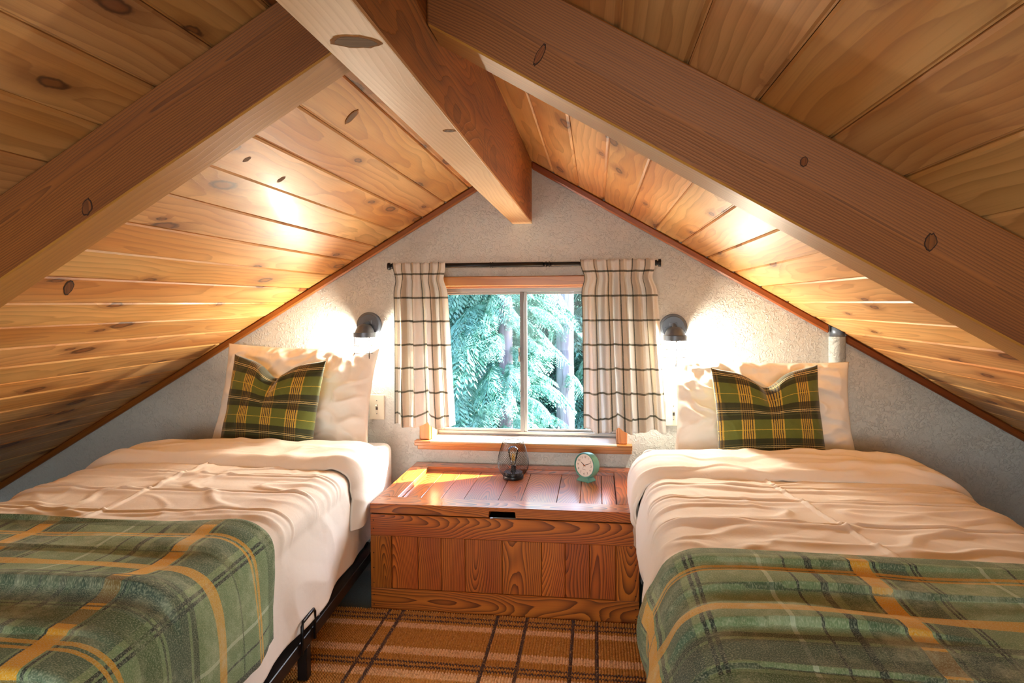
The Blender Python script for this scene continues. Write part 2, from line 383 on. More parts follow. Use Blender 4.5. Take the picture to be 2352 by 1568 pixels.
def gable_wall(name, y0, y1, hole):
    bm = bmesh.new()
    outer = [(-XE-.1, -.02), (XE+.1, -.02), (XE+.1, .02), (0, RIDGE+.05), (-XE-.1, .02)]
    hx0, hx1, hz0, hz1 = hole
    inner = [(hx0, hz0), (hx1, hz0), (hx1, hz1), (hx0, hz1)]
    ed = []
    for loop in (outer, inner):
        vs = [bm.verts.new((p[0], y0, p[1])) for p in loop]
        ed += [bm.edges.new((vs[i], vs[(i+1) % len(vs)])) for i in range(len(vs))]
    bmesh.ops.triangle_fill(bm, edges=ed, use_beauty=True)
    r = bmesh.ops.extrude_face_region(bm, geom=bm.faces[:])
    for v in r['geom']:
        if isinstance(v, bmesh.types.BMVert): v.co.y = y1
    return bmesh_obj(name, bm, M['wall'])
WX0, WX1, WZ0, WZ1 = -.435, .428, .478, 1.200
tag(gable_wall('wall_back', 0, .16, (WX0, WX1, WZ0, WZ1)), kind='structure')
tag(gable_wall('wall_front', YB-.15, YB, (-.95, .95, .45, 1.15)), kind='structure')
o = mesh('floor', [(-XE-.1, YB, 0), (XE+.1, YB, 0), (XE+.1, 0, 0), (-XE-.1, 0, 0), (-XE-.1, YB, -.05), (XE+.1, YB, -.05), (XE+.1, 0, -.05), (-XE-.1, 0, -.05)],
         [(0, 1, 2, 3), (7, 6, 5, 4), (0, 4, 5, 1), (1, 5, 6, 2), (2, 6, 7, 3), (3, 7, 4, 0)], M['carpet'])
tag(o, kind='structure')

# ceiling: deck with tongue-and-groove planks under it
t = .024
deck = prism('ceiling', [(-XE-.2, zc(XE+.2)+t), (0, RIDGE+t), (XE+.2, zc(XE+.2)+t), (XE+.2, zc(XE+.2)+t+.05), (0, RIDGE+t+.06), (-XE-.2, zc(XE+.2)+t+.05)], 'y', YB-.15, .18, M['deck'])
tag(deck, kind='structure')
cosn = 1/math.sqrt(1+SLOPE*SLOPE)
def plank_mesh(w, L, name):
    h, b, d = w/2, .0075, .0055
    prof = [(-h, -d-.012), (-h, -d), (-h+b*.35, -d), (-h+b, 0), (h-.004, 0), (h, -.004), (h, -.016)]
    vs, fs = [], []
    for (px, pz) in prof: vs += [(px, -L/2, pz), (px, L/2, pz)]
    n = len(prof)
    for i in range(n): a, c = 2*i, 2*((i+1) % n); fs.append((a, a+1, c+1, c))
    fs += [tuple(range(0, 2*n, 2)), tuple(range(2*n-1, 0, -2))]
    me = bpy.data.meshes.new(name); me.from_pydata(vs, [], fs); me.update()
    bm = bmesh.new(); bm.from_mesh(me); bmesh.ops.recalc_face_normals(bm, faces=bm.faces); bm.to_mesh(me); bm.free()
    me.materials.append(M['ceil']); return me
PW = .1105
L = -YB
pme = plank_mesh(PW/cosn-.0012, L, 'plank')
for side, first in ((1, .032), (-1, .0195)):
    k = 0
    while first+PW*k < XE-.02:
        xm = first+PW*(k+.5); k += 1
        nrm = Vector((-side*SLOPE, 0, -1)).normalized()      # pointing down into the room
        dwn = .0008*((k*7) % 3-1)
        P = Vector((side*xm, -L/2, zc(xm)))+nrm*dwn
        Mx = frame(P, (0, side, 0), nrm)                    # local x runs down the slope on both sides
        link('plank', pme, None, deck, Mx)
# ridge filler boards between the first joint and the beam
for side, first in ((1, .032), (-1, .0195)):
    prism('ridge_board', [(0, RIDGE), (side*first, zc(first)), (side*first, zc(first)+.02), (0, RIDGE+.02)], 'y', YB, 0, M['ceil'], deck, frame((side*.02, -L/2, RIDGE), (0, 1, 0), (0, 0, -1)))

# exposed ridge beam and the pair of rafters
bl = empty('ridge_beam', (0, -2.6, 1.476), 'pale planed ridge beam with rough reddish sides under the roof peak', 'beam')
Mb = frame((0, -2.6, 1.476), (0, 1, 0), (0, 0, 1))
prism('beam_body', [(-.043, 1.480), (.043, 1.480), (.044, zc(.044)-.001), (0, RIDGE-.002), (-.044, zc(.044)-.001)], 'y', YB+.01, -.002, M['beam_side'], bl, Mb)
prism('beam_underside', [(-.044, 1.476), (.044, 1.476), (.0442, 1.484), (-.0442, 1.484)], 'y', YB+.011, -.0025, M['beam_low'], bl, Mb, bevel=.001)
sd = Vector((1, 0, -SLOPE)).normalized()
for side, off, lab in ((-1, .155, 'brown fir rafter with an oval plugged knot, on the slope without the pipe'), (1, .163, 'brown fir rafter with fine dark grain lines, on the slope with the white pipe')):
    xe = XE-.02
    Mx = frame((side*.9, -1.75, zc(.9)-.08), (side*sd.x, 0, sd.z), (0, 1, 0))
    poly = [(side*.0445, zc(.0445)-.0015), (side*xe, max(zc(xe), .002)), (side*(xe-off/SLOPE), .002), (side*.0445, zc(.0445)-off)]
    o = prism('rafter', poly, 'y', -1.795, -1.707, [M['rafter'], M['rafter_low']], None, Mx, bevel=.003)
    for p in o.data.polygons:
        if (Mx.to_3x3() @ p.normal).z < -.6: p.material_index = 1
    tag(o, lab, 'rafter')

# the large knots one can pick out in the timbers
def knot(parent, p, n, along, a, b, rim, core):
    Mk = frame(Vector(p)+Vector(n).normalized()*.0004, along, n)
    for nm, k, h, mt in (('knot', 1.0, .0004, rim), ('knot_core', .82, .0007, core)):
        r = random.Random(int(abs(p[0])*1e4)); N_ = 22
        vs = [(b*k*math.cos(2*PI*i/N_)*(1+r.uniform(-.12, .12)), a*k*math.sin(2*PI*i/N_)*(1+r.uniform(-.12, .12)), h) for i in range(N_)]
        vs += [(v[0], v[1], -.002) for v in vs]
        mesh(nm, vs, [tuple(range(N_)), tuple(range(2*N_-1, N_-1, -1))]+[(i, N_+i, N_+(i+1) % N_, (i+1) % N_) for i in range(N_)], mt, parent, Mk, local=True)
M['knot_dark'] = plain('knot_rim', '#3a2110', .85); M['knot_brown'] = wood('knot_wood', '#8a5526', '#3c2211', '#764619', freq=300, contrast=.6, rough=.85, bump=.1, var=.1)
M['knot_grey'] = wood('grey_knot_wood', '#94775a', '#4a3524', '#7a5f45', freq=260, warp=.04, contrast=.8, rough=.85, bump=.2, var=.1); M['knot_rust'] = plain('knot_rust', '#9c6428', .85)
raf = [o for o in bpy.data.objects if o.name.startswith('rafter')]
rl, rr_ = (raf[0], raf[1]) if raf[0].location.x < 0 else (raf[1], raf[0])
knot(rl, (-.595, -1.795, 1.301), (0, -1, 0), (.25, 0, 1), .016, .010, M['knot_dark'], M['knot_brown'])
knot(rr_, (.236, -1.795, 1.531), (0, -1, 0), (.55, 0, 1), .020, .006, M['knot_dark'], M['knot_brown'])
knot(rr_, (.837, -1.795, 1.212), (0, -1, 0), (.2, 0, 1), .014, .009, M['knot_dark'], M['knot_brown'])
knot(rr_, (.651, -1.795, 1.341), (0, -1, 0), (.2, 0, 1), .008, .006, M['knot_dark'], M['knot_brown'])
knot(bl, (.004, -2.017, 1.476), (0, 0, -1), (1, .25, 0), .034, .020, M['knot_rust'], M['knot_grey'])
knot(bl, (.029, -1.564, 1.476), (0, 0, -1), (1, .1, 0), .014, .010, M['knot_rust'], M['knot_grey'])
def plank_at(side, x): return min((o for o in deck.children if o.name.startswith('plank') and o.location.x*side > 0), key=lambda o: abs(o.location.x-x))
nL = Vector((SLOPE, 0, -1)).normalized(); sL = Vector((-1, 0, -SLOPE)).normalized()
for p_, a_, b_, cm, rot in (((-.300, -1.259, zc(.300)), .030, .013, 'knot_grey', .6), ((-.521, -1.382, zc(.521)), .014, .011, 'knot_grey', .1), ((-.538, -1.179, zc(.538)), .016, .012, 'knot_brown', .2), ((-1.051, -1.34, zc(1.051)), .045, .012, 'knot_brown', .8)):
    knot(plank_at(-1, p_[0]), p_, nL, sL+Vector((0, rot, 0)), a_, b_, M['knot_rust'] if cm == 'knot_grey' else M['knot_dark'], M[cm])
# trim strips in the corner of slope and gable wall
for side in (-1, 1):
    Mx = frame((side*1.2, -.011, zc(1.2)-.02), (side*sd.x, 0, sd.z), (0, 1, 0))
    segs = [(.0445, 2.9)] if side < 0 else [(.0445, 1.303), (1.372, 2.9)]
    root = None
    for a, b in segs:
        top, h = .0015, .036
        o = prism('trim_%d' % (1 if side < 0 else 2) if root is None else 'trim_strip', [(side*a, zc(a)-top), (side*b, zc(b)-top), (side*b, zc(b)-h), (side*a, zc(a)-h)], 'y', -.022, -.0005, M['trim'], root, Mx, bevel=.006)
        if root is None: root = o; tag(o, kind='structure')

# vent pipe skimmed with stucco
pp = empty('wall_pipe', (1.338, -.02, .5), 'white stucco-skimmed vertical pipe running down the gable wall', 'pipe')
def half_pipe(name, z0, z1, r, mat, slant=False):
    vs, fs, n = [], [], 20
    for j, z in enumerate((z0, z1)):
        for k in range(n):
            a = 2*PI*k/n; xx = 1.338+r*math.cos(a); yy = -.008+r*math.sin(a)
            zz = z if (j == 0 or not slant) else min(z, zc(xx)-.001)
            vs.append((xx, min(yy, -.0005), zz))
    for k in range(n): fs.append((k, (k+1) % n, n+(k+1) % n, n+k))
    fs += [tuple(range(n)), tuple(range(2*n-1, n-1, -1))]
    return mesh(name, vs, fs, mat, pp, None, True)
half_pipe('pipe_skin', .0, .972, .033, M['wall']); half_pipe('pipe_core', .965, 1.1, .029, M['sconce_metal'], True)

# ------------------------------------------------------------------ window
win = empty('window_1', (0, .1, WZ0), kind='structure')
cs = M['casing']
board('head_casing', -.479, .463, -.018, -.0005, 1.197, 1.242, 'x', cs, win, .004)
board('side_casing', -.479, -.429, -.018, -.0005, .4945, 1.1965, 'z', cs, win, .004)
board('side_casing', .424, .463, -.018, -.0005, .4945, 1.1965, 'z', cs, win, .004)
board('jamb', -.4345, -.425, -.0003, .118, .4945, 1.197, 'z', cs, win, .001)
board('jamb', .418, .4275, -.0003, .118, .4945, 1.197, 'z', cs, win, .001)
board('head_jamb', -.4245, .4175, -.0003, .118, 1.190, 1.1995, 'x', cs, win, .001)
sill = board('window_sill', -.4240, .4170, -.0405, .155, .4882, .4945, 'x', M['sill'], win, .001)
board('sill_base', -.4345, .4275, -.0003, .155, .4785, .4878, 'x', cs, win, .001)
board('sill_nosing', -.497, .484, -.042, -.0005, .472, .4880, 'x', cs, win, .002)
board('sill_horn', -.497, -.4245, -.042, -.0005, .4882, .4942, 'x', cs, win, .001)
board('sill_horn', .4175, .484, -.042, -.0005, .4882, .4942, 'x', cs, win, .001)
board('apron', -.488, .483, -.022, -.0005, .451, .4715, 'x', M['casing'], win, .003)
A, yf0, yf1 = M['alu'], .118, .155
GX0, GX1, GZ0, GZ1 = -.420, .414, .502, 1.192
board('frame_rail', WX0+.003, WX1-.003, yf0, yf1, .4945, GZ0+.012, 'x', A, win, .0015)
board('frame_rail', WX0+.003, WX1-.003, yf0, yf1, 1.172, 1.1985, 'x', A, win, .0015)
board('frame_stile', WX0+.003, -.408, yf0, yf1, GZ0+.0125, 1.1715, 'z', A, win, .0015)
board('frame_stile', .400, WX1-.003, yf0, yf1, GZ0+.0125, 1.1715, 'z', A, win, .0015)
board('frame_track', WX0+.003, WX1-.003, .112, .1175, .4945, .5005, 'x', M['alu_dark'], win, .001)
ss = []
# sliding sash (room side) and fixed light
for nm, xa, xb, ya, yb, z0, z1 in (('sash', -.4075, .006, .119, .134, .5148, 1.1715), ('fixed_light', -.02, .3995, .137, .150, .5148, 1.1715)):
    s = board('sash_stile', xb-.014, xb, ya, yb, z0, z1, 'z', A, win, .0012)
    board('sash_stile', xa, xa+.012, ya, yb, z0, z1, 'z', A, win, .0012)
    board('sash_rail', xa+.0122, xb-.0142, ya, yb, z0, z0+.010, 'x', A, win, .0012)
    board('sash_rail', xa+.0122, xb-.0142, ya, yb, z1-.010, z1, 'x', A, win, .0012)
    ym = (ya+yb)/2
    mesh('pane', [(xa+.01, ym, z0+.008), (xb-.012, ym, z0+.008), (xb-.012, ym, z1-.008), (xa+.01, ym, z1-.008)], [(0, 1, 2, 3)], M['pane'], win)
board('meeting_stile', -.026, -.0085, .1105, .1185, .5148, 1.1715, 'z', M['alu_dark'], win, .001)
lt = board('latch', -.034, -.0265, .104, .118, .845, .872, 'z', A, win, .0015)
board('latch_tab', -.033, -.0275, .107, .117, .872, .892, 'z', M['alu_dark'], lt, .001); board('latch_hook', -.034, -.0265, .104, .118, .892, .912, 'z', A, lt, .0015)
# unseen window added in the opposite gable to carry the fill light
w2 = empty('fill_window', (0, YB, .4), kind='structure')
for a in ((-1.0, 1.0, 1.151, 1.2, 'x'), (-1.0, 1.0, .40, .449, 'x'), (-1.0, -.951, .45, 1.15, 'z'), (.951, 1.0, .45, 1.15, 'z')):
    board('fill_window_casing', a[0], a[1], YB+.0005, YB+.02, a[2], a[3], a[4], cs, w2, .003)
board('fill_window_mullion', -.02, .02, YB-.08, YB-.04, .455, 1.145, 'z', A, w2, .002)

# ------------------------------------------------------------------ curtain rod and curtains
ZR, YR = 1.289, -.075
rod = empty('curtain_rod', (0, YR, ZR), 'black metal curtain rod with capped ends above the window', 'curtain rod')
def xtube(name, x0, x1, r, mat, parent, n=16): return tube(name, [(x0, YR, ZR), (x1, YR, ZR)], r, mat, parent, n)
xtube('rod_tube', -.575, .10, .0112, M['black_metal'], rod); xtube('rod_inner_tube', .10, .575, .0098, M['black_metal'], rod)
for x in (-.135, -.124, .112, .126): xtube('rod_collar', x-.0018, x+.0018, .0125, M['black_metal'], rod)
for s in (-1, 1):
    fx = s*.578
    c_ = tube('finial', [(fx, YR, ZR), (fx+s*.008, YR, ZR), (fx+s*.0085, YR, ZR), (fx+s*.014, YR, ZR), (fx+s*.0145, YR, ZR), (fx+s*.024, YR, ZR)], [.0125, .0125, .010, .010, .0165, .0165], M['black_metal'], rod, 16)
    board('bracket', s*.555-.004, s*.555+.004, -.066, -.001, ZR-.006, ZR+.004, 'y', M['black_metal'], rod, .001)

def curtain(name, tx0, tx1, bx0, bx1, ztop, zbot, npl, label, seed):
    nu, nv = 150, 70; vs, uv = [], []
    rnd = random.Random(seed); ph = [rnd.uniform(-.3, .3) for _ in range(40)]
    zp = ZR-.062
    for j in range(nv+1):
        v = j/nv
        z = ztop+(zbot-ztop)*v
        for i in range(nu+1):
            u = i/nu
            w = u+.012*math.sin(2*PI*npl*u+1)*(1 if v > .1 else .3)
            gath = math.exp(-((z-zp)/.035)**2)                       # pinch line under the heading
            xc = (tx0+tx1)/2
            x = (tx0+(tx1-tx0)*u)*(1-v)+(bx0+(bx1-bx0)*u)*v
            edge = min(1, u/.06, (1-u)/.06)
            x += (xc-x)*.10*gath
            a = npl*w*2*PI+.9*noise.noise((u*4, v*1.3, seed))*(.4+v)
            amp = (.013+.013*min(1, v/.3)) * (.45+.55*edge)
            if z > zp: amp *= .65
            sh = math.sin(a)+.35*math.sin(2.3*a+ph[int(u*12)]*2)
            y = YR-.020+amp*sh*.9-.004*gath+.004*noise.noise((u*9, v*5, seed+3))
            x += .006*math.cos(a)*min(1, v*3)
            # keep the cloth on the room side of the rod and clear of the wall casing
            y = min(y, -.045)
            if abs(z-ZR) < .018: y = min(y, YR-.0145)
            zz = z+.006*noise.noise((u*6, v, seed+8))*v+(.010*math.sin(a*.5+1)*v if v > .8 else 0)-(.006*abs(math.sin(a)) if v < .05 else 0)
            vs.append((x, y, zz)); uv.append((u*.60+.004*math.sin(a), (ztop-z)+.043))
    fs = [(j*(nu+1)+i, j*(nu+1)+i+1, (j+1)*(nu+1)+i+1, (j+1)*(nu+1)+i) for j in range(nv) for i in range(nu)]
    o = mesh(name, vs, fs, M['curtain'], None, None, True, uv)
    m = o.modifiers.new('thickness', 'SOLIDIFY'); m.thickness = .0012
    return tag(o, label, 'curtain', 'short linen curtains at the window')
curtain('curtain', -.575, -.335, -.578, -.300, 1.305, .572, 4, 'pale check linen curtain panel on the side of the window away from the clock', 1)
curtain('curtain', .265-.005, .575, .268, .618, 1.309, .566, 5, 'pale check linen curtain panel on the side of the window nearest the clock', 2)

# ------------------------------------------------------------------ wall sconces
def sconce(x, z, rot, label):
    t = empty('wall_sconce', (x, 0, z), label, 'wall lamp', 'caged wall sconces beside the window')
    sm, wr = M['sconce_metal'], M['wire']
    Mp = frame((x, -.001, z), (0, 0, 1), (0, -1, 0))
    lathe('backplate', [(0, 0), (.060, 0), (.060, .006), (.058, .011), (.050, .013), (.048, .016), (0, .016)], sm, t, Mp, 48)
    for s in (-1, 1):
        Ms = frame((x+s*.034, -.0165, z-.002), (0, 0, 1), (0, -1, 0)); lathe('screw', [(0, 0), (.004, 0), (.0035, .002), (0, .0025)], sm, t, Ms, 12)
    board('bracket', x-.016, x+.016, -.022, -.0165, z+.006, z+.022, 'x', sm, t, .001)
    ya, zd = -.066, z-.030
    tube('arm', [(x, -.017, z+.010), (x, -.045, z+.010), (x, ya, z+.004), (x, ya, z-.01)], .009, sm, t, 12)
    Md = Matrix.Translation((x, ya, zd)) @ Matrix.Rotation(rot, 4, 'Z')
    lathe('dome_cap', [(.010, .036), (.020, .034), (.032, .025), (.040, .010), (.043, 0), (.0505, -.001), (.0505, -.023), (.047, -.023), (.046, -.004), (.0, -.004)], sm, t, Md, 40)
    lathe('socket', [(.0, -.005), (.017, -.005), (.017, -.030), (.0, -.030)], M['white_plastic'], t, Md, 20)
    lathe('bulb', [(.010, -.0305), (.013, -.037), (.022, -.052), (.026, -.068), (.024, -.082), (.016, -.093), (.0, -.098)], M['bulb'], t, Md, 24)
    jr = lathe('glass_jar', [(.037, -.006), (.038, -.02), (.038, -.10), (.034, -.112), (.022, -.117), (.0, -.118)], M['jar'], t, Md, 32, cap=False)
    for k in range(4):
        a = k*PI/2; ca, sa = math.cos(a), math.sin(a)
        pts = [(r_*ca, r_*sa, zz) for r_, zz in ((.048, -.012), (.048, -.132+.019), (.0465, -.118), (.032, -.150+.02), (.0, -.133))]
        bm = bmesh.new(); tube_bm(bm, pts, .0023, 6); bmesh_obj('cage_wire', bm, wr, t, Md, True)
    for zz in (-.060, -.094):
        bm = bmesh.new(); torus_bm(bm, .0485, .0020, (0, 0, zz)); bmesh_obj('cage_ring', bm, wr, t, Md, True)
sconce(-.719, 1.022, PI/4, 'gunmetal caged wall sconce glowing above the pillow of the bed away from the clock')
sconce(.662, 1.010, 0, 'gunmetal caged wall sconce glowing between the curtain and the pipe')

def switch(x0, z0, label, up):
    t = empty('light_switch', (x0+.035, 0, z0), label, 'light switch', 'light switches under the sconces')
    board('wall_plate', x0, x0+.072, -.006, -.0005, z0, z0+.117, 'z', M['white_plastic'], t, .003, 2)
    board('toggle_slot', x0+.031, x0+.041, -.0068, -.0058, z0+.046, z0+.071, 'z', M['dark_slot'], t, .0003)
    Mx = Matrix.Translation((x0+.036, -.007, z0+.0585+(.005 if up else -.005))) @ Matrix.Rotation(-.5 if up else .5, 4, 'X')
    bm = bmesh.new(); bmesh.ops.create_cube(bm, size=1)
    for v in bm.verts: v.co = Vector((v.co.x*.008, v.co.y*.018, v.co.z*(.011 if v.co.y > 0 else .007)))
    bmesh.ops.bevel(bm, geom=bm.edges[:], offset=.001, segments=1, affect='EDGES'); bmesh_obj('toggle', bm, M['white_plastic'], t, Mx)
    for dz in (.028, .089): lathe('plate_screw', [(0, 0), (.0028, 0), (.0024, .0012), (0, .0014)], M['alu'], t, frame((x0+.036, -.006, z0+dz), (0, 0, 1), (0, -1, 0)), 12)
switch(-.722, .581, 'ivory toggle light switch beside the pillow of the bed away from the clock', True)
switch(.628, .578, 'ivory toggle light switch between window sill and the pillow of the bed by the pipe', True)

# ------------------------------------------------------------------ chest
CX0, CX1, CY0, CY1 = -.494, .474, -.627, -.020
ch = empty('chest', ((CX0+CX1)/2, (CY0+CY1)/2, 0), 'reddish pine blanket chest with planked front and lid between the beds', 'chest')
W = M['chest']
bx = [-.415, -.317, -.230, -.142, -.007, .134, .217, .303, .394]
board('bottom_rail', CX0, CX1, CY0, CY0+.02, .0015, .080, 'x', W, ch, .002); board('top_rail', CX0, CX1, CY0, CY0+.02, .274, .352, 'x', W, ch, .002)
board('end_stile', CX0, -.4155, CY0, CY0+.02, .0805, .2735, 'z', W, ch, .002); board('end_stile', .3945, CX1, CY0, CY0+.02, .0805, .2735, 'z', W, ch, .002)
for a, b in zip(bx, bx[1:]): board('front_plank', a+.0006, b-.0006, CY0+.005, CY0+.022, .0805, .2735, 'z', W, ch, .0018)
for xa, xb in ((CX0, CX0+.02), (CX1-.02, CX1)):
    for k in range(4): board('side_plank', xa, xb, CY0+.0205+k*.1415, CY0+.0205+(k+1)*.1415-.001, .0015, .352, 'z', W, ch, .0015)
board('back_panel', CX0+.0205, CX1-.0205, CY1-.02, CY1, .0015, .352, 'x', W, ch, .0015)
board('bottom_panel', CX0+.021, CX1-.021, CY0+.023, CY1-.021, .012, .024, 'x', M['chest_in'], ch, .0005)
lid = empty('lid', ((CX0+CX1)/2, CY1, .357)); lid.parent = ch; lid.matrix_parent_inverse = world_of(ch).inverted()
zl0, zl1 = .3565, .392
sl = [(CX0, zl0), (-.0545, zl0), (-.0525, .3770), (-.050, .3785), (.038, .3785), (.0405, .3770), (.0425, zl0), (CX1, zl0), (CX1, zl1), (CX0, zl1)]
prism('lid_front_rail', sl, 'y', CY0-.0005, -.541, W, lid, frame((0, -.584, .374), (1, 0, 0), (0, 0, 1)), bevel=.0012)
board('lid_back_rail', CX0, CX1, -.097, CY1, zl0, zl1, 'x', W, lid, .002)
board('lid_side_rail', CX0, -.4155, -.5405, -.0975, zl0, zl1, 'y', W, lid, .002); board('lid_side_rail', .4025, CX1, -.5405, -.0975, zl0, zl1, 'y', W, lid, .002)
lx = [-.4145, -.341, -.262, -.175, -.043, .044, .179, .266, .348, .4015]
for a, b in zip(lx, lx[1:]): board('lid_plank', a+.0008, b-.0008, -.5400, -.0980, zl0+.004, .3745, 'y', W, lid, .0016)
for k, (x, z) in enumerate([(CX0+.012, .10+i*.055) for i in range(3)]+[(CX1-.012, .10+i*.055) for i in range(3)]+[(CX0+.012, .30), (CX0+.012, .33), (CX1-.012, .30), (CX1-.012, .33), (CX0+.012, .02), (CX0+.012, .055), (CX1-.012, .02), (CX1-.012, .055)]):
    lathe('nail', [(0, 0), (.0022, 0), (.0018, .0008), (0, .001)], M['chest_in'], ch, frame((x, CY0, z), (0, 0, 1), (0, -1, 0)), 8)

# ------------------------------------------------------------------ wire lamp on the chest
ZT = .3747
def wire_lamp(x, y):
    t = empty('table_lamp', (x, y, ZT), 'black wire mesh accent lamp with a clear filament bulb on the chest', 'lamp')
    bkm = M['black_metal']; Mz = Matrix.Translation((x, y, ZT))
    lathe('base', [(.0, 0), (.043, 0), (.044, .002), (.044, .011), (.0425, .014), (.040, .0145), (.040, .026), (.0385, .028), (.0, .028)], bkm, t, Mz, 48)
    lathe('socket', [(.0, .0283), (.0115, .0283), (.0115, .056), (.0095, .058), (.0, .058)], bkm, t, Mz, 20)
    def rad(z):
        pts = [(.0145, .0425), (.025, .054), (.045, .0645), (.065, .067), (.09, .0645), (.115, .058), (.14, .050), (.158, .0435)]
        for (za, ra), (zb, rb) in zip(pts, pts[1:]):
            if z <= zb: k = (z-za)/(zb-za); return ra+(rb-ra)*k
        return pts[-1][1]
    def srad(z): return (rad(max(.0145, z-.008))+2*rad(z)+rad(min(.158, z+.008)))/4
    bm = bmesh.new(); ns, nz = 38, 22
    for s in (-1, 1):
        for k in range(ns):
            pts = []
            for j in range(nz+1):
                z = .0145+(.158-.0145)*j/nz; a = 2*PI*k/ns+s*j/nz*2.2; r = srad(z); pts.append((r*math.cos(a), r*math.sin(a), z))
            tube_bm(bm, pts, .0005, 3, False)
    bmesh_obj('wire_mesh', bm, bkm, t, Mz)
    bm = bmesh.new(); torus_bm(bm, .0435, .0014, (0, 0, .158), 48); bmesh_obj('top_ring', bm, bkm, t, Mz, True)
    bb = lathe('bulb', [(.009, .0582), (.0105, .066), (.0150, .085), (.0205, .108), (.0220, .119), (.0195, .128), (.012, .134), (.004, .1365), (.0, .137)], M['bulb_glass'], t, Mz, 28)
    for a in (0, PI/2, PI, 1.5*PI):
        tube('filament', [(x+.006*math.cos(a+.6), y+.006*math.sin(a+.6), ZT+.074), (x+.0045*math.cos(a+.8), y+.0045*math.sin(a+.8), ZT+.104)], .0013, M['filament'], bb, 6)
    lathe('bulb_stem', [(.0045, .0584), (.0035, .070), (.0015, .09), (.0, .108)], M['bulb_glass'], bb, Mz, 12)
wire_lamp(-.024, -.176)

# ------------------------------------------------------------------ alarm clock
def text_mesh(s, size):
    cu = bpy.data.curves.new('t', 'FONT'); cu.body = s; cu.size = size; cu.align_x = 'CENTER'; cu.align_y = 'CENTER'; cu.extrude = .00008; cu.resolution_u = 3
    o = bpy.data.objects.new('t', cu); COL.objects.link(o); dg = bpy.context.evaluated_depsgraph_get()
    me = bpy.data.meshes.new_from_object(o.evaluated_get(dg)); bpy.data.objects.remove(o); return me
def clock(x, y, yaw):
    t = empty('alarm_clock', (x, y, ZT), 'round mint green alarm clock with white dial on the chest', 'clock', rz=0)
    # clock frame: local z out of the dial, local y up
    nrm = Vector((math.sin(yaw), -math.cos(yaw), .10)).normalized(); up = Vector((0, 0, 1)); up = (up-nrm*up.dot(nrm)).normalized()
    c = Vector((x, y, ZT+.066)); Mc = frame(c, up, nrm)
    R = .0525
    lathe('case', [(.0, -.042), (.046, -.042), (.051, -.038), (R, -.03), (R, -.002), (R-.001, .0), (R-.0045, .0005), (R-.006, -.003), (.0, -.003)], M['mint'], t, Mc, 64)
    lathe('bezel', [(R-.006, -.0028), (R-.0042, .0015), (R-.0015, .0018), (R-.0003, .0003)], M['mint_dark'], t, Mc, 64, cap=False)
    dl = lathe('dial', [(.0, -.0028), (R-.0063, -.0028), (R-.0065, -.0022), (.0, -.0022)], M['dial'], t, Mc, 48)
    for k in range(1, 13):
        a = PI/2-k*PI/6; me = text_mesh(str(k), .0125)
        if me: me.materials.clear(); link('numeral', me, M['ink'], dl, Mc @ Matrix.Translation((.0345*math.cos(a), .0345*math.sin(a), -.0020)))
    me = text_mesh('QUARTZ', .0042); link('dial_lettering', me, M['ink_grey'], dl, Mc @ Matrix.Translation((0, -.0175, -.0020)))
    def hand(nm, ang, L, w, mat, z, tail=.006):
        a = math.radians(90-ang); Mh = Mc @ Matrix.Translation((0, 0, z)) @ Matrix.Rotation(a, 4, 'Z')
        poly = [(-tail, -w*.7), (L*.35, -w), (L, -w*.35), (L, w*.35), (L*.35, w), (-tail, w*.7)]
        vs = [(p[0], p[1], 0) for p in poly]+[(p[0], p[1], .0005) for p in poly]; n = 6
        mesh(nm, vs, [tuple(range(n-1, -1, -1)), tuple(range(n, 2*n))]+[(i, (i+1) % n, n+(i+1) % n, n+i) for i in range(n)], mat, t, Mh, local=True)
    hand('hour_hand', 302, .025, .0017, M['hand'], -.0016); hand('minute_hand', 66, .033, .0014, M['hand'], -.0010)
    hand('second_hand', 206, .019, .0005, M['ink_grey'], -.0004, .002); hand('alarm_hand', 245, .008, .0008, M['hand'], -.0018, 0)
    lathe('hand_hub', [(0, 0), (.0032, 0), (.0028, .0012), (0, .0014)], M['hand_hub'], t, Mc @ Matrix.Translation((0, 0, 0)), 16)
    # wedge foot
    Mf = Matrix.Translation((x, y, ZT)) @ Matrix.Rotation(yaw, 4, 'Z')
    b, tp, h = [(-.031, -.012), (.031, -.012), (.031, .038), (-.031, .038)], [(-.021, -.005), (.021, -.005), (.021, .034), (-.021, .034)], .0175
    vs = [(p[0], p[1], 0) for p in b]+[(p[0], p[1], .003) for p in b]+[(p[0], p[1], h) for p in tp]
    fs = [(3, 2, 1, 0)]+[(4*l+i, 4*l+(i+1) % 4, 4*l+4+(i+1) % 4, 4*l+4+i) for l in (0, 1) for i in range(4)]+[(8, 9, 10, 11)]
    mesh('foot', vs, fs, M['mint_dark'], t, Mf, local=True)
clock(.277, -.190, -math.radians(37))

